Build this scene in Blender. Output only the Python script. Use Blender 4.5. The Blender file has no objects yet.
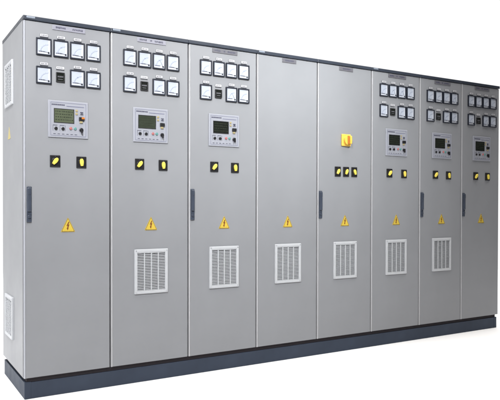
import bpy, bmesh, math, random
from mathutils import Vector, Matrix
random.seed(4)
scene = bpy.context.scene
COL = scene.collection

# ------------------------------------------------------------------ materials
def mat(name, color, rough=0.5, metal=0.0, coat=0.0, spec=0.5, bump=0.0, bscale=600, var=0.0, vscale=3.0, wear=0.0):
    m = bpy.data.materials.new(name); m.use_nodes = True
    nt = m.node_tree; b = nt.nodes['Principled BSDF']
    b.inputs['Base Color'].default_value = (*color, 1)
    b.inputs['Roughness'].default_value = rough
    b.inputs['Metallic'].default_value = metal
    b.inputs['Coat Weight'].default_value = coat
    b.inputs['Coat Roughness'].default_value = 0.06
    b.inputs['Specular IOR Level'].default_value = spec
    tc = nt.nodes.new('ShaderNodeTexCoord')
    if var > 0:
        n = nt.nodes.new('ShaderNodeTexNoise'); n.inputs['Scale'].default_value = vscale
        n.inputs['Detail'].default_value = 6; n.inputs['Roughness'].default_value = 0.62
        nt.links.new(tc.outputs['Object'], n.inputs['Vector'])
        r = nt.nodes.new('ShaderNodeMapRange')
        r.inputs['From Min'].default_value = 0.3; r.inputs['From Max'].default_value = 0.7
        r.inputs['To Min'].default_value = 1 - var; r.inputs['To Max'].default_value = 1 + var
        nt.links.new(n.outputs['Fac'], r.inputs['Value'])
        mx = nt.nodes.new('ShaderNodeVectorMath'); mx.operation = 'SCALE'
        mx.inputs[0].default_value = color
        nt.links.new(r.outputs['Result'], mx.inputs['Scale'])
        nt.links.new(mx.outputs['Vector'], b.inputs['Base Color'])
        r2 = nt.nodes.new('ShaderNodeMapRange')
        r2.inputs['From Min'].default_value = 0.25; r2.inputs['From Max'].default_value = 0.75
        r2.inputs['To Min'].default_value = max(rough - 0.06, 0.02); r2.inputs['To Max'].default_value = rough + 0.06
        n2 = nt.nodes.new('ShaderNodeTexNoise'); n2.inputs['Scale'].default_value = vscale * 2.3; n2.inputs['Detail'].default_value = 8
        nt.links.new(tc.outputs['Object'], n2.inputs['Vector'])
        nt.links.new(n2.outputs['Fac'], r2.inputs['Value'])
        nt.links.new(r2.outputs['Result'], b.inputs['Roughness'])
    if bump > 0:
        n3 = nt.nodes.new('ShaderNodeTexNoise'); n3.inputs['Scale'].default_value = bscale; n3.inputs['Detail'].default_value = 2
        nt.links.new(tc.outputs['Object'], n3.inputs['Vector'])
        # a slow waviness of pressed sheet steel under the fine orange peel of the paint
        n4 = nt.nodes.new('ShaderNodeTexNoise'); n4.inputs['Scale'].default_value = 2.2; n4.inputs['Detail'].default_value = 1
        nt.links.new(tc.outputs['Object'], n4.inputs['Vector'])
        b1 = nt.nodes.new('ShaderNodeBump'); b1.inputs['Strength'].default_value = bump; b1.inputs['Distance'].default_value = 0.0006
        b2 = nt.nodes.new('ShaderNodeBump'); b2.inputs['Strength'].default_value = 0.4; b2.inputs['Distance'].default_value = 0.006
        nt.links.new(n3.outputs['Fac'], b1.inputs['Height'])
        nt.links.new(n4.outputs['Fac'], b2.inputs['Height'])
        nt.links.new(b1.outputs['Normal'], b2.inputs['Normal'])
        nt.links.new(b2.outputs['Normal'], b.inputs['Normal'])
    return m

PAINT   = mat('grey_powder_coat', (0.215, 0.220, 0.234), 0.45, bump=0.45, bscale=420, var=0.05, vscale=2.0)
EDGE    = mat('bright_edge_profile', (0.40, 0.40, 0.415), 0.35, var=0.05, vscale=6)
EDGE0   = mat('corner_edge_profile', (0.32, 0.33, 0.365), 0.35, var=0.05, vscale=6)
ROOFM   = mat('roof_slate_paint', (0.030, 0.036, 0.050), 0.4, spec=0.3, bump=0.3, var=0.15, vscale=5)
CLIPM   = mat('clip_dull_steel', (0.22, 0.25, 0.30), 0.4, metal=0.3)
TAGSHADE  = mat('tag_shadow_grey', (0.060, 0.062, 0.075), 0.4)  # shadow around the nameplates, put into a colour
SEAMK   = mat('rubber_seal', (0.025, 0.018, 0.020), 0.7)
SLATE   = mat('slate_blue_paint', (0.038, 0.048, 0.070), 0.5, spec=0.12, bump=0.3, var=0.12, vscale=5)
SLATE_SHADE = mat('recess_shade_tone', (0.030, 0.026, 0.030), 0.7, spec=0.1)  # shade under the door overhang, put into the plinth neck colour
HANDLE  = mat('handle_grey_blue', (0.040, 0.049, 0.070), 0.35, bump=0.2, var=0.08, vscale=20)
STEEL   = mat('zinc_steel', (0.55, 0.56, 0.60), 0.28, metal=0.9, var=0.08, vscale=30)
FRAME   = mat('meter_frame_plastic', (0.013, 0.016, 0.026), 0.45, spec=0.3, bump=0.15, var=0.08, vscale=30)
DIAL    = mat('meter_dial_white', (0.47, 0.49, 0.54), 0.45, coat=0.4, var=0.02, vscale=25)
SCALEP  = mat('meter_scale_plate', (0.37, 0.40, 0.465), 0.45, coat=0.4, var=0.04, vscale=25)
SCALEM  = mat('dial_scale_ink', (0.07, 0.08, 0.12), 0.5)
SCALEL  = mat('dial_scale_pale_ink', (0.22, 0.25, 0.33), 0.5)
BLACK   = mat('black_plastic', (0.010, 0.010, 0.012), 0.35, bump=0.1)
TAGW    = mat('engraved_tag_white', (0.46, 0.46, 0.48), 0.35, var=0.03, vscale=40)
TAGG    = mat('engraved_tag_grey', (0.105, 0.103, 0.118), 0.4, var=0.05, vscale=40)
TAGL    = mat('engraved_tag_light', (0.225, 0.225, 0.265), 0.4, var=0.05, vscale=40)
INK     = mat('tag_ink', (0.045, 0.045, 0.075), 0.5)
PANEL   = mat('controller_front_foil', (0.262, 0.270, 0.305), 0.42, var=0.03, vscale=20)
LCD_A   = mat('lcd_olive', (0.075, 0.088, 0.056), 0.18, coat=0.4, var=0.10, vscale=40)
LCD_B   = mat('lcd_dark_olive', (0.030, 0.037, 0.026), 0.18, coat=0.4, var=0.10, vscale=40)
LCD_T   = mat('lcd_segments', (0.020, 0.025, 0.016), 0.3)
LCD_C   = mat('lcd_dark', (0.010, 0.012, 0.010), 0.18, coat=0.4, var=0.10, vscale=40)
YELLOW  = mat('yellow_knob_plastic', (0.70, 0.56, 0.09), 0.3, var=0.04, vscale=30)
AMBER   = mat('amber_plate_plastic', (0.70, 0.43, 0.07), 0.35, var=0.05, vscale=30)
REDOR   = mat('red_grip_plastic', (0.40, 0.13, 0.02), 0.35, var=0.06, vscale=30)
SIGNY   = mat('warning_yellow', (0.50, 0.36, 0.045), 0.4, var=0.05, vscale=30)
SIGNK   = mat('warning_black', (0.10, 0.065, 0.03), 0.5)
BOLTM   = mat('warning_bolt', (0.13, 0.025, 0.006), 0.5)
GRILLE  = mat('grille_white_plastic', (0.42, 0.43, 0.45), 0.45, bump=0.15, var=0.03, vscale=20)
FILTER  = mat('filter_mat_grey', (0.10, 0.10, 0.105), 0.9, bump=1.0, bscale=250, var=0.15, vscale=60)
RED     = mat('red_button_plastic', (0.34, 0.12, 0.12), 0.3)
GREEN   = mat('green_button_plastic', (0.09, 0.22, 0.21), 0.3)
BEIGE   = mat('amber_key_foil', (0.30, 0.25, 0.13), 0.4)
BLUEL   = mat('violet_foil_line', (0.12, 0.125, 0.19), 0.4)
FLOORM  = mat('white_studio_floor', (0.82, 0.82, 0.82), 0.7, spec=0.2, var=0.01, vscale=1.0)

# ------------------------------------------------------------------ mesh helpers
def box(bm, x0, x1, y0, y1, z0, z1, bev=0.0, seg=2):
    t = bmesh.new()
    vs = [t.verts.new(p) for p in ((x0,y0,z0),(x1,y0,z0),(x1,y1,z0),(x0,y1,z0),(x0,y0,z1),(x1,y0,z1),(x1,y1,z1),(x0,y1,z1))]
    for f in ((0,3,2,1),(4,5,6,7),(0,1,5,4),(1,2,6,5),(2,3,7,6),(3,0,4,7)):
        t.faces.new([vs[i] for i in f])
    if bev > 0:
        bmesh.ops.bevel(t, geom=list(t.edges), offset=bev, segments=seg, affect='EDGES', profile=0.5)
    merge(bm, t)

def merge(bm, t, M=None):
    if M is not None: bmesh.ops.transform(t, matrix=M, verts=t.verts)
    me = bpy.data.meshes.new('tmp'); t.to_mesh(me); t.free()
    bm.from_mesh(me); bpy.data.meshes.remove(me)

def prism(bm, pts, y0, y1, bev=0.0, seg=2, M=None):
    """outline in x,z (counter-clockwise seen from -y), front at y0, back at y1"""
    t = bmesh.new()
    f = [t.verts.new((x, y0, z)) for x, z in pts]; k = [t.verts.new((x, y1, z)) for x, z in pts]
    ff = t.faces.new(f); t.faces.new(k[::-1])
    n = len(pts)
    for i in range(n):
        j = (i + 1) % n; t.faces.new((f[j], f[i], k[i], k[j]))
    if bev > 0:
        bmesh.ops.bevel(t, geom=list(ff.edges), offset=bev, segments=seg, affect='EDGES', profile=0.5)
    bmesh.ops.recalc_face_normals(t, faces=t.faces)
    merge(bm, t, M)

def disc(bm, x, z, r, y0, y1, bev=0.0, n=32, seg=2):
    prism(bm, [(x + r*math.cos(2*math.pi*i/n), z + r*math.sin(2*math.pi*i/n)) for i in range(n)], y0, y1, bev, seg)

def ring(bm, w, h, t, y0, y1, bev=0.0):
    """rectangular frame centred on 0,0 with border t, mitred"""
    tt = bmesh.new()
    o = [(-w/2,-h/2),(w/2,-h/2),(w/2,h/2),(-w/2,h/2)]; i_ = [(-w/2+t,-h/2+t),(w/2-t,-h/2+t),(w/2-t,h/2-t),(-w/2+t,h/2-t)]
    of=[tt.verts.new((x,y0,z)) for x,z in o]; nf=[tt.verts.new((x,y0,z)) for x,z in i_]
    ob=[tt.verts.new((x,y1,z)) for x,z in o]; nb=[tt.verts.new((x,y1,z)) for x,z in i_]
    fr=[]
    for a in range(4):
        b=(a+1)%4
        fr.append(tt.faces.new((of[a],of[b],nf[b],nf[a])))
        tt.faces.new((of[b],of[a],ob[a],ob[b])); tt.faces.new((nf[a],nf[b],nb[b],nb[a])); tt.faces.new((ob[b],ob[a],nb[a],nb[b]))
    bmesh.ops.recalc_face_normals(tt, faces=tt.faces)
    if bev > 0:
        es = [e for e in tt.edges if abs(e.verts[0].co.y-y0)<1e-7 and abs(e.verts[1].co.y-y0)<1e-7
              and not ((e.verts[0] in of) ^ (e.verts[1] in of))]
        es += [e for e in tt.edges if e.verts[0] in of and e.verts[1] in ob or e.verts[1] in of and e.verts[0] in ob]
        bmesh.ops.bevel(tt, geom=es, offset=bev, segments=2, affect='EDGES', profile=0.5)
    merge(bm, tt)

CACHE = {}
def part(name, key, builder, m, parent, loc=(0,0,0), rot=(0,0,0), label=None, smooth=False):
    """one mesh object under its parent; the mesh of a repeated part is built once and shared"""
    k = (key, m.name)
    if k not in CACHE:
        bm = bmesh.new(); builder(bm)
        me = bpy.data.meshes.new(name); bm.to_mesh(me); bm.free(); me.materials.append(m)
        me.polygons.foreach_set('use_smooth', [smooth]*len(me.polygons))
        CACHE[k] = me
    o = bpy.data.objects.new(name, CACHE[k]); COL.objects.link(o)
    o.parent = parent; o.location = loc; o.rotation_euler = rot
    if label: o['label'] = label
    return o

# ------------------------------------------------------------------ measures (metres)
SEAM = [0.0, 0.4897, 0.997, 1.5021, 2.0121, 2.5225, 3.0286, 3.519, 4.0]
Z0, H, D = 0.1155, 2.0807, 0.621
CAP = 0.024

# ------------------------------------------------------------------ parts of a cabinet
def cabinet_shell(c, W, first, last, hand, clip):
    x0 = 0.003 if not first else 0.0; x1 = W - 0.003 if not last else W
    def body(bm):
        box(bm, x0 if not first else 0.002, x1 if not last else W-0.002, 0.0235, D, Z0, H)
    part('body', ('body', W), body, PAINT, c)
    def seal(bm):     # the black rubber seal the door closes on, seen in the gaps between the doors
        box(bm, 0.0045, W-0.0045, 0.0205, 0.0228, Z0+0.004, H-0.003)
    part('door_seal', ('seal', W), seal, SEAMK, c)
    e = 0.0085                      # bright folded edge along the handle side of every door
    def door(bm):
        t = bmesh.new()
        a, b, zl, zh = (0.0045 if not first else 0.0)+e, (W-0.0045 if not last else W), Z0+0.001, H-0.002
        pts=[(a,zl),(b,zl),(b,zh),(a,zh)]
        f=[t.verts.new((x,0,z)) for x,z in pts]; k=[t.verts.new((x,0.020,z)) for x,z in pts]
        t.faces.new(f); t.faces.new(k[::-1])
        for i in range(4):
            j=(i+1)%4; t.faces.new((f[j],f[i],k[i],k[j]))
        bmesh.ops.recalc_face_normals(t, faces=t.faces)
        es=[q for q in t.edges if all(abs(v.co.y)<1e-7 for v in q.verts) and not all(abs(v.co.x-a)<1e-7 for v in q.verts)]
        bmesh.ops.bevel(t, geom=es, offset=0.0045, segments=3, affect='EDGES', profile=0.5)
        merge(bm, t)
    d = part('door', ('door', W), door, PAINT, c)
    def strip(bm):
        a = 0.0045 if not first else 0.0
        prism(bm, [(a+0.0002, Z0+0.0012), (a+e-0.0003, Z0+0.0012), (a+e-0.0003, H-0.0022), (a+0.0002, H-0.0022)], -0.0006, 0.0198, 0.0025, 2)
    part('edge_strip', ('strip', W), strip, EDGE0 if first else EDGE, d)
    return d

def handle_mesh(bm):
    box(bm, -0.0135, 0.0135, -0.008, 0.0003, -0.098, 0.098, 0.003)           # escutcheon
    box(bm, -0.0105, 0.0105, -0.0165, -0.0075, -0.040, 0.092, 0.004, 3)        # swing lever
    box(bm, -0.0085, 0.0085, -0.0185, -0.0160, 0.055, 0.088, 0.0015)          # thumb pad
    disc(bm, 0, -0.067, 0.0092, -0.014, -0.0075, 0.0015)                      # lock barrel
    box(bm, -0.0015, 0.0015, -0.0152, -0.0138, -0.073, -0.061)                # key slot rib

def roof(c, W, first, last, clip):
    a = 0.0 if not first else -0.004; b = W if not last else W+0.003
    def f(bm): box(bm, a, b, -0.006, D+0.004, H+0.0005, H+CAP, 0.004)
    r = part('roof', ('roof', W), f, ROOFM, c)
    if clip:
        def g(bm):
            box(bm, 0.014, 0.060, -0.0082, 0.002, H+CAP-0.0145, H+CAP-0.0035, 0.002)
        part('corner_clip', 'corner_clip', g, CLIPM, r)

def plinth(c, W, first, last):
    a = 0.0 if not first else 0.004; b = W if not last else W-0.006
    def f(bm): box(bm, a, b, 0.010, D-0.006, 0.0, Z0-0.025)
    p = part('plinth', ('plinth', W), f, SLATE, c)
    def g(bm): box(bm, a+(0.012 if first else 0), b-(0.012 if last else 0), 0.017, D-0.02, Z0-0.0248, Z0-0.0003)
    part('recess', ('recess', W), g, SLATE_SHADE, p)
    if first or last:
        xx = a if first else b-0.035
        def k(bm): box(bm, xx-(0.0015 if first else -0.0015), xx+0.035, 0.0075, 0.045, 0.001, Z0-0.022, 0.004, 3)
        part('corner_piece', ('corner', W), k, SLATE, p)

def vent(c, loc, rot=(0,0,0), w=0.217, h=0.268, key='vent'):
    v = part('vent', key, lambda bm: ring(bm, w, h, 0.0185, -0.010, 0.0004, 0.003), GRILLE, c, loc, rot)
    iw, ih = w-0.037, h-0.037
    def back(bm): box(bm, -iw/2+0.0005, iw/2-0.0005, -0.0012, 0.0002, -ih/2+0.0005, ih/2-0.0005)
    part('filter_mat', key+'_back', back, FILTER, v)
    n = 24
    def lou(bm):
        for i in range(n):
            z = -ih/2 + ih*(i+0.5)/n
            t = bmesh.new()
            p = [(-0.0060, z-0.0024), (-0.0060, z-0.0004), (-0.0016, z+0.0020), (-0.0016, z+0.0004)]
            L = [t.verts.new((-iw/2, y, zz)) for y, zz in p]; R = [t.verts.new((iw/2, y, zz)) for y, zz in p]
            t.faces.new(L); t.faces.new(R[::-1])
            for a in range(4):
                b = (a+1) % 4; t.faces.new((L[b], L[a], R[a], R[b]))
            bmesh.ops.recalc_face_normals(t, faces=t.faces)
            merge(bm, t)
    part('louvres', key+'_lou', lou, GRILLE, v)
    def mul(bm):
        for k in (-1, 0, 1):
            box(bm, k*iw/4-0.0032, k*iw/4+0.0032, -0.0086, -0.0014, -ih/2, ih/2, 0.0008)
        box(bm, -iw/2, iw/2, -0.0089, -0.0014, ih*0.5-0.0045, ih*0.5-0.0006)
    part('mullions', key+'_mul', mul, GRILLE, v)
    for sx_, sz_ in ((-1,-1),(1,-1),(-1,1),(1,1)):
        def sc_(bm):
            disc(bm, 0, 0, 0.0034, -0.0012, 0.0006, 0.0004, 12); box(bm, -0.0024, 0.0024, -0.0015, -0.0010, -0.0004, 0.0004)
        part('screw', 'vscrew', sc_, STEEL, v, (sx_*(w/2-0.0095), -0.010, sz_*(h/2-0.0095)), (0, 0.7*sx_+sz_, 0))
    return v

def tag_plate(c, x, z, seed, m=TAGW, w=0.043, h=0.0145, key=None):
    k = key or 'tag%d' % seed
    part('tag_holder', 'tagshadow', lambda bm: box(bm, -0.0225, 0.0225, -0.0030, 0.0003, -0.0125, 0.0085, 0.001), TAGSHADE, c, (x, 0, z))  # dark plate added as the shadow around and below the nameplate
    t = part('nameplate', k, lambda bm: box(bm, -w/2, w/2, -0.0042, 0.0003, -h/2, h/2, 0.0012), m, c, (x, 0, z))
    rr = random.Random(seed)
    def ink(bm):
        xx = -w*0.38
        while xx < w*0.34:
            l = w*rr.uniform(0.05, 0.13)
            hh = h*rr.uniform(0.16, 0.24)
            box(bm, xx, min(xx+l, w*0.4), -0.0046, -0.0040, -hh, hh)
            xx += l + w*rr.uniform(0.03, 0.09)
    part('engraving', k+'ink', ink, TAGG, t)
    return t

def meter(c, x, z, kind):
    w, h = 0.0835, 0.0945
    f = part('meter', 'meterframe', lambda bm: ring(bm, w, h, 0.0070, -0.011, 0.0004, 0.0018), FRAME, c, (x, 0, z))
    iw, ih = w-0.0140, h-0.0140
    part('dial', 'dial', lambda bm: box(bm, -iw/2, iw/2, -0.0050, 0.0002, -ih/2, ih/2), DIAL, f)
    part('scale_plate', 'scaleplate', lambda bm: box(bm, -iw*0.46, iw*0.33, -0.0057, -0.0045, -ih*0.30, ih*0.46), SCALEP, f)
    px, pz = iw*0.37, -ih*0.38       # pivot in the lower right corner, quarter-circle scale
    R = 0.043
    def sc(bm):
        n = 30
        for i in range(n):
            a0 = math.radians(92 + 86*i/n); a1 = math.radians(92 + 86*(i+0.8)/n)
            pts = [(px+R*math.cos(a0), pz+R*math.sin(a0)), (px+R*math.cos(a1), pz+R*math.sin(a1)),
                   (px+(R-.0013)*math.cos(a1), pz+(R-.0013)*math.sin(a1)), (px+(R-.0013)*math.cos(a0), pz+(R-.0013)*math.sin(a0))]
            prism(bm, pts, -0.0063, -0.0058)
            if i % 3 == 0:
                L = 0.0065 if i % 6 == 0 else 0.004
                d = 0.0006
                pts = [(px+R*math.cos(a0)-d*math.sin(a0), pz+R*math.sin(a0)+d*math.cos(a0)), (px+(R+L)*math.cos(a0)-d*math.sin(a0), pz+(R+L)*math.sin(a0)+d*math.cos(a0)),
                       (px+(R+L)*math.cos(a0)+d*math.sin(a0), pz+(R+L)*math.sin(a0)-d*math.cos(a0)), (px+R*math.cos(a0)+d*math.sin(a0), pz+R*math.sin(a0)-d*math.cos(a0))]
                prism(bm, pts, -0.0064, -0.0059)
    part('scale', 'scale', sc, SCALEL, f)
    def mark(bm):      # the small lettering under the scale, too small to read in the photograph
        zz = -ih*0.33
        for a, b in ((-0.40, -0.29), (-0.27, -0.12), (-0.10, 0.02), (0.04, 0.10)):
            box(bm, iw*a, iw*b, -0.0064, -0.0059, zz-0.0022, zz+0.0020)
    part('dial_print', 'print', mark, SCALEM, f)
    if kind % 2:
        part('unit_mark', 'unitmark', lambda bm: box(bm, -iw*0.03, iw*0.10, -0.0064, -0.0055, 0.003, 0.0085), SCALEL, f)
    ang = {0: 171, 1: 168, 2: 174, 3: 120}[kind]
    a = math.radians(ang)
    def nd(bm):
        L = 0.043; d = 0.0009
        prism(bm, [(-d*math.sin(a), d*math.cos(a)), (L*math.cos(a), L*math.sin(a)), (d*math.sin(a), -d*math.cos(a))][::-1], -0.0080, -0.0072)
    part('needle', 'needle%d' % kind, nd, BLACK, f, (px, 0, pz))
    part('pivot_cap', 'pivot', lambda bm: disc(bm, px, pz, 0.0046, -0.0098, -0.0055, 0.001, 20), FRAME, f)
    return f

def counter(c, x, z):
    f = part('hour_counter', 'counter', lambda bm: (ring(bm, 0.048, 0.054, 0.005, -0.010, 0.0004, 0.0015)), BLACK, c, (x, 0, z))
    part('window', 'cwin', lambda bm: box(bm, -0.019, 0.019, -0.0066, 0.0002, -0.022, 0.022), LCD_C, f)
    def dg(bm):
        for k in range(5):
            box(bm, -0.015+k*0.0064, -0.0105+k*0.0064, -0.0072, -0.0064, -0.001, 0.007)
        box(bm, -0.013, 0.013, -0.0072, -0.0064, -0.013, -0.010)
    part('digit_drums', 'cdig', dg, TAGG, f)

def header(c, x0, x1, z0, z1, m, seed, groups):
    w, h = x1-x0, z1-z0
    t = part('header_plate', 'hdr%d' % seed, lambda bm: box(bm, -w/2, w/2, -0.004, 0.0003, -h/2, h/2, 0.0012), m, c, ((x0+x1)/2, 0, (z0+z1)/2))
    rr = random.Random(seed)
    def ink(bm):
        for a, b in groups:
            xx = w*a - w/2
            while xx < w*b - w/2:
                l = rr.uniform(0.003, 0.0065)
                box(bm, xx, xx+l, -0.0044, -0.0038, -h*rr.uniform(0.10, 0.20), h*rr.uniform(0.12, 0.24))
                xx += l + 0.0018
    part('engraving', 'hdrink%d' % seed, ink, INK, t)

def controller(c, x, z, lcd, dim):
    w, h = 0.227, 0.207
    p = part('control_panel', 'ctrl', lambda bm: box(bm, -w/2, w/2, -0.007, 0.0003, -h/2, h/2, 0.003), PANEL, c, (x, 0, z))
    Y = -0.0072
    def lip(bm): ring(bm, 0.2, 0.186, 0.0016, Y-0.0006, Y+0.001)
    part('border_line', 'ctrllip', lip, BLUEL, p)
    part('screen', 'screen', lambda bm: box(bm, -0.079, 0.029, Y-0.0012, Y+0.002, -0.018, 0.056, 0.0008), lcd, p)
    def bz(bm):
        t = bmesh.new(); ring(t, 0.114, 0.080, 0.0034, Y-0.0024, Y+0.001, 0.0008); merge(bm, t, Matrix.Translation((-0.025, 0, 0.019)))
    part('screen_bezel', 'bezel', bz, BLACK, p)
    def rows(bm):
        for r in range(4):
            zz = 0.043 - r*0.0155
            rr = random.Random(r+3); xx = -0.073
            while xx < 0.020:
                l = rr.uniform(0.003, 0.009); box(bm, xx, xx+l, Y-0.0015, Y-0.0010, zz-0.0028, zz+0.0028); xx += l+rr.uniform(0.002, 0.006)
    part('screen_text', 'rows', rows, LCD_B if lcd is LCD_A else LCD_T, p)
    def prn(bm):
        rr = random.Random(9); xx = -0.094
        while xx < -0.028:
            l = rr.uniform(0.004, 0.008); box(bm, xx, xx+l, Y-0.0007, Y+0.001, 0.0765, 0.0835); xx += l+0.0016
    part('panel_title', 'prn', prn, INK, p)
    for bx_ in (-0.069, -0.030, -0.0005):
        def pic(bm, bx_=bx_):
            if bx_ < -0.01: box(bm, bx_-0.017, bx_+0.006, Y-0.0007, Y+0.001, -0.036, -0.0335)
            box(bm, bx_-0.019, bx_-0.0175, Y-0.0007, Y+0.001, -0.066, -0.0335)
        part('button_outline', 'pic%.2f' % bx_, pic, INK, p)
    def low(bm):
        for k in range(6):
            box(bm, -0.085+k*0.024, -0.085+k*0.024+0.013, Y-0.0007, Y+0.001, -0.0845, -0.0815)
    part('lower_print', 'lowprn', low, INK, p)
    def vl(bm): box(bm, -0.012, 0.088, Y-0.0007, Y+0.001, 0.073, 0.0765)
    part('foil_line', 'vl', vl, BLUEL, p)
    for k, bx_ in enumerate((-0.071, -0.032)):
        part('push_button', 'pb', lambda bm: disc(bm, 0, 0, 0.0092, -0.006, 0.0, 0.002), BLACK, p, (bx_, Y, -0.053))
    part('push_button', 'pb2', lambda bm: disc(bm, 0, 0, 0.0082, -0.006, 0.0, 0.002), RED, p, (0.012, Y, -0.049), label='red push button')
    part('push_button', 'pb2', lambda bm: disc(bm, 0, 0, 0.0082, -0.006, 0.0, 0.002), GREEN, p, (0.037, Y, -0.049), label='green push button')
    def k1(bm):
        for i in range(2): box(bm, 0.039, 0.052, Y-0.0035, Y+0.001, 0.030+i*0.018, 0.041+i*0.018, 0.001)
    part('membrane_keys', 'keys', k1, BEIGE, p)
    def k2(bm):
        box(bm, 0.066, 0.083, Y-0.0035, Y+0.001, 0.043, 0.047); box(bm, 0.066, 0.083, Y-0.0035, Y+0.001, 0.033, 0.036)
        box(bm, 0.073, 0.077, Y-0.0034, Y+0.001, 0.0362, 0.0428)
    part('key_symbol', 'keysym', k2, INK, p)
    part('selector_block', 'sb', lambda bm: box(bm, 0.058, 0.087, -0.018, Y+0.001, -0.002, 0.018, 0.0015), BLACK, p)
    def rb(bm): box(bm, 0.072, 0.089, -0.0195, -0.012, 0.006, 0.0175, 0.001)
    if dim == 0: part('selector_flap', 'rb', rb, REDOR, p)
    def sbt(bm): box(bm, 0.062, 0.079, -0.014, Y+0.001, -0.016, -0.0045, 0.0015)
    part('selector_foot', 'sbt', sbt, BEIGE, p)
    def ks(bm):
        disc(bm, 0.072, -0.054, 0.0115, -0.014, Y+0.001, 0.002)
        box(bm, 0.0685, 0.0755, -0.026, -0.0135, -0.074, -0.045, 0.0015)
    part('key_switch', 'ks', ks, BLACK, p)
    part('switch_base', 'ksb', lambda bm: disc(bm, 0.072, -0.056, 0.015, Y-0.001, Y+0.001), TAGL, p)
    return p

def rotary(c, x, z, ang, w=0.058, h=0.066):
    s = part('rotary_switch', 'rs%.3f' % w, lambda bm: box(bm, -w/2, w/2, -0.007, 0.0003, -h/2, h/2, 0.003, 3), BLACK, c, (x, 0, z))
    def kn(bm):
        t = bmesh.new()
        a = w*0.15; L = w*0.37
        pts = [(-a*0.75, -L), (a*0.75, -L), (a*1.25, -L*0.2), (a*1.25, L*0.45), (a*0.6, L*0.95), (-a*0.6, L*0.95), (-a*1.25, L*0.45), (-a*1.25, -L*0.2)]
        prism(t, pts, -0.0185, -0.0092, 0.003, 3)
        merge(bm, t)
    part('dial_boss', 'bs%.3f' % w, lambda bm: disc(bm, 0, 0, w*0.32, -0.0093, -0.0068, 0.0008), BLACK, s)
    part('knob', 'kn%.3f' % w, kn, YELLOW, s, (0, 0, 0), (0, ang, 0))
    def mk(bm):
        box(bm, -0.0008, 0.0008, -0.0074, -0.0066, h*0.36, h*0.43)
    part('position_marks', 'mk%.3f' % w, mk, TAGG, s)

def main_switch(c, x, z):
    s = part('main_switch', 'ms', lambda bm: box(bm, -0.042, 0.042, -0.013, 0.0003, -0.0435, 0.0435, 0.005, 3), AMBER, c, (x, 0, z), label='large yellow main switch with red grip')
    part('collar', 'msc', lambda bm: disc(bm, 0.004, 0, 0.0345, -0.030, -0.0128, 0.004, 40, 3), AMBER, s)
    def g(bm):
        box(bm, -0.005, 0.011, -0.038, -0.0295, -0.030, 0.030, 0.003, 3)
    part('grip', 'msg', g, REDOR, s)
    part('cheek', 'msk', lambda bm: box(bm, 0.0115, 0.0275, -0.044, -0.0295, -0.029, 0.029, 0.004, 3), AMBER, s)

def round_tri(cx, cz, hw, hh, r, n=6):
    """triangle with rounded corners, base at cz, apex at cz+hh"""
    P = [Vector((cx-hw, cz)), Vector((cx+hw, cz)), Vector((cx, cz+hh))]
    out = []
    for i in range(3):
        p, a, b = P[i], P[i-1], P[(i+1) % 3]
        da = (a-p).normalized(); db = (b-p).normalized()
        s = p+da*r; e = p+db*r
        for k in range(n+1):
            t = k/n; q = s*(1-t)**2 + p*2*t*(1-t) + e*t*t
            out.append((q.x, q.y))
    return out

def warning(c, x, z, m_y=SIGNY):
    hw, hh = 0.0415, 0.083
    s = part('warning_sign', 'warn', lambda bm: prism(bm, round_tri(0, 0, hw, hh, 0.008), -0.0018, 0.0002), SIGNY, c, (x, 0, z))
    def bd(bm):
        a = round_tri(0, 0.0016, hw-0.0032, hh-0.0048, 0.007); b = round_tri(0, 0.0042, hw-0.0068, hh-0.0112, 0.006)
        t = bmesh.new(); n = len(a)
        A=[t.verts.new((p[0], -0.0024, p[1])) for p in a]; B=[t.verts.new((p[0], -0.0024, p[1])) for p in b]
        A2=[t.verts.new((p[0], -0.0016, p[1])) for p in a]; B2=[t.verts.new((p[0], -0.0016, p[1])) for p in b]
        for i in range(n):
            j=(i+1)%n
            t.faces.new((A[i],A[j],B[j],B[i])); t.faces.new((A[j],A[i],A2[i],A2[j])); t.faces.new((B[i],B[j],B2[j],B2[i]))
        bmesh.ops.recalc_face_normals(t, faces=t.faces)
        merge(bm, t)
    part('border', 'warnb', bd, SIGNK, s)
    def bolt(bm):
        pts = [(0.003,0.058),(-0.0085,0.034),(-0.001,0.036),(-0.005,0.022),(-0.0085,0.023),(-0.0015,0.010),(0.0035,0.024),(0.0005,0.0235),(0.0085,0.043),(0.001,0.0405),(0.0075,0.057)]
        prism(bm, pts, -0.0026, -0.0016)
    part('lightning_symbol', 'bolt', bolt, BOLTM, s)

# ------------------------------------------------------------------ the eight cabinets
LABELS = [
 'grey cabinet at the left end of the row, its side panel with two vents showing',
 'grey cabinet second from the left end, with meters, control panel and grille but no handle',
 'grey cabinet with meters and a handle, directly left of the plain cabinet without instruments',
 'plain grey cabinet without meters or switches, only warning triangle and white grille',
 'grey cabinet with large yellow and red main switch above three small yellow knobs',
 'grey metered cabinet without a handle, directly right of the large yellow and red switch',
 'grey metered cabinet with both handle and grille, second from the right end',
 'darkest grey cabinet at the right end, with meters and handle but no grille',
]
NEEDLES = {0: [0,1,2,0,2,0,1,0], 1: [2,1,3,0,0,0,1,2], 2: [0,1,2,1,0,0,3,0], 5: [2,3,3,0,0,0,1,0], 6: [0,1,2,3,2,0,1,2], 7: [0,1,0,2,1,0,3,0]}
HANDLES = {0, 2, 4, 6, 7}
VENTS = {1, 2, 3, 4, 5, 6}
METERS = {0, 1, 2, 5, 6, 7}
CLIPS = {0, 1, 3, 5}
DX = [-0.012, 0, 0.002, 0, 0, 0.002, 0, -0.003]      # how far this cabinet's instruments sit off the common layout
cabs = []
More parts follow.
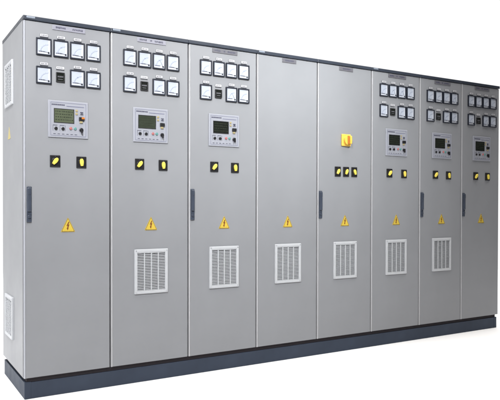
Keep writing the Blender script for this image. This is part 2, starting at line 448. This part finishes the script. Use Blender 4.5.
for i in range(8):
    W = SEAM[i+1]-SEAM[i]
    c = bpy.data.objects.new('control_cabinet', None); COL.objects.link(c)
    c.location = (SEAM[i], 0, 0); c.empty_display_size = 0.2
    c['label'] = LABELS[i]; c['category'] = 'cabinet'; c['group'] = 'switchgear cabinets bolted side by side in a row'
    cabs.append(c)
    first, last = i == 0, i == 7
    d = cabinet_shell(c, W, first, last, False, False)
    if i in HANDLES: part('handle', 'handle', handle_mesh, HANDLE, d, (0.0265, 0, 1.073))
    roof(c, W, first, last, i in CLIPS)
    plinth(c, W, first, last)
    dx = DX[i]
    if i in METERS:
        xs = [0.1185, 0.2125, 0.3055, 0.3985]
        for r, zc in enumerate((1.944, 1.788)):
            for k, x in enumerate(xs):
                x = x + dx
                if r == 1 and k == 1:
                    counter(c, x-0.003, 1.785)
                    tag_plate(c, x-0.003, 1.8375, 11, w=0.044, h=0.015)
                    continue
                meter(c, x, zc, NEEDLES[i][r*4+k])
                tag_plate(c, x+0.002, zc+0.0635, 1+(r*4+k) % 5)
        light = i in (0, 1)
        header(c, 0.166+dx, 0.352+dx, 2.047, 2.0745, TAGL if light else TAGG, 20+i, [(0.08, 0.30), (0.44, 0.50), (0.60, 0.88)] if i != 0 else [(0.10, 0.40), (0.60, 0.90)])
        controller(c, 0.252+dx*0.8, 1.551, [LCD_A, LCD_B, LCD_C][min(i, 2)], 0 if i == 0 else 1)
        rotary(c, 0.180+dx, 1.315, math.radians(38))
        rotary(c, 0.333+dx*1.4, 1.313, math.radians(-4))
    elif i == 4:
        header(c, 0.196, 0.325, 2.047, 2.0745, TAGG, 34, [(0.25, 0.78)])
        main_switch(c, 0.258, 1.543)
        for k, x in enumerate((0.184, 0.262, 0.340)):
            rotary(c, x, 1.313, math.radians((30, 22, -18)[k]), w=0.054, h=0.072)
    else:
        header(c, 0.205, 0.322, 2.047, 2.0745, TAGG, 33, [(0.2, 0.8)])
    warning(c, 0.2545 + dx*1.2, 0.917)
    if i in VENTS: vent(c, (0.2555, 0, 0.669))
    if first or last:
        # side panel screwed on the open end of the row
        def sp(bm):
            if first: box(bm, -0.0022, -0.0006, 0.0225, D+0.002, Z0+0.002, H+0.008, 0.0005)
            else: box(bm, W-0.0018, W+0.0010, 0.0225, D, Z0+0.002, H-0.002, 0.0008)
        s = part('side_panel', ('sidepanel', i), sp, PAINT, c)
    if first:
        vent(c, (-0.0023, 0.395, 1.790), (0, 0, -math.pi/2), w=0.228, h=0.262, key='side_vent')
        vent(c, (-0.0023, 0.399, 0.400), (0, 0, -math.pi/2), w=0.228, h=0.250, key='side_vent_low')
        # pale sticker below the upper side vent
        st = part('warning_sticker', 'sticker', lambda bm: prism(bm, round_tri(0, 0, 0.04, 0.075, 0.006), -0.0012, 0.0002), mat('faded_yellow_sticker', (0.40, 0.33, 0.12), 0.5), c, (-0.0023, 0.405, 1.465), (0, 0, -math.pi/2))

# ------------------------------------------------------------------ setting
bm = bmesh.new()
bmesh.ops.create_grid(bm, x_segments=8, y_segments=8, size=1)
bmesh.ops.scale(bm, vec=(6.6, 7, 1), verts=bm.verts)
me = bpy.data.meshes.new('floor'); bm.to_mesh(me); bm.free(); me.materials.append(FLOORM)
fl = bpy.data.objects.new('floor', me); COL.objects.link(fl); fl.location = (1.6, -0.5, -0.0005); fl['kind'] = 'structure'

# ------------------------------------------------------------------ light: world gradient added, white behind and dim in front, plus unseen lamps
w = bpy.data.worlds.new('World'); scene.world = w; w.use_nodes = True
nt = w.node_tree; bg = nt.nodes['Background']
tc = nt.nodes.new('ShaderNodeTexCoord'); sep = nt.nodes.new('ShaderNodeSeparateXYZ')
nt.links.new(tc.outputs['Generated'], sep.inputs[0])
mr = nt.nodes.new('ShaderNodeMapRange'); mr.interpolation_type = 'SMOOTHSTEP'
mr.inputs['From Min'].default_value = -0.06; mr.inputs['From Max'].default_value = 0.06
mr.inputs['To Min'].default_value = 0.03; mr.inputs['To Max'].default_value = 1.02
nt.links.new(sep.outputs['Y'], mr.inputs['Value'])
nt.links.new(mr.outputs['Result'], bg.inputs['Strength'])
bg.inputs['Color'].default_value = (1, 1, 1, 1)

def area(name, loc, target, sx, sy, power, color=(1,1,1), spread=180):
    l = bpy.data.lights.new(name, 'AREA'); l.shape = 'RECTANGLE'; l.size = sx; l.size_y = sy
    l.energy = power; l.color = color; l.spread = math.radians(spread)
    o = bpy.data.objects.new(name, l); COL.objects.link(o); o.location = loc
    o.rotation_euler = (Vector(target)-Vector(loc)).to_track_quat('-Z', 'Y').to_euler()
    return o
area('overhead_floor_fill', (2.1, -0.75, 4.4), (2.1, -0.75, 0), 7.4, 2.0, 140, (1, 0.965, 0.93), 110)  # unseen lamp added to whiten the floor in front of the row
area('key_softbox', (-1.1, -3.1, 3.6), (0.45, 0, 1.65), 0.28, 0.28, 47, (0.98, 0.99, 1.0), 74)
area('accent_fill', (1.8, -3.0, 3.5), (1.95, 0, 1.95), 0.5, 0.5, 16.5, (0.97, 1.0, 1.0), 50)  # unseen lamp added to brighten the tops of the middle doors
area('side_softbox', (-3.4, 0.4, 1.8), (0, 0.3, 1.0), 1.2, 2.2, 28, (0.97, 0.98, 1.0), 110)
area('background_floor_fill', (2.5, 4.0, 5.0), (2.5, 4.0, 0), 13.0, 4.5, 420, (1, 1, 1), 120)  # unseen lamp added to brighten the floor behind the row

# ------------------------------------------------------------------ camera
cam = bpy.data.cameras.new('camera'); co = bpy.data.objects.new('camera', cam); COL.objects.link(co)
yaw, pitch, roll = 0.5289, -0.0102, 0.0017
cs, sn = math.cos(yaw), math.sin(yaw)
fw = Vector((sn, cs, 0)); rt = Vector((cs, -sn, 0)); up = Vector((0, 0, 1))
fw2 = fw*math.cos(pitch)+up*math.sin(pitch); up2 = up*math.cos(pitch)-fw*math.sin(pitch)
r2 = rt*math.cos(roll)+up2*math.sin(roll); u2 = up2*math.cos(roll)-rt*math.sin(roll)
co.matrix_world = Matrix(((r2.x,u2.x,-fw2.x,-0.70891),(r2.y,u2.y,-fw2.y,-3.49321),(r2.z,u2.z,-fw2.z,1.07880),(0,0,0,1)))
cam.sensor_width = 36; cam.lens = 36*617.689/500
cam.shift_x = (250-234.6137)/500; cam.shift_y = (209.9746-200)/500
cam.clip_end = 100; cam.clip_start = 0.05
scene.camera = co
scene.render.resolution_x = 1024; scene.render.resolution_y = 819
vs = scene.view_settings; vs.view_transform = 'Standard'; vs.look = 'None'; vs.exposure = 0; vs.gamma = 1
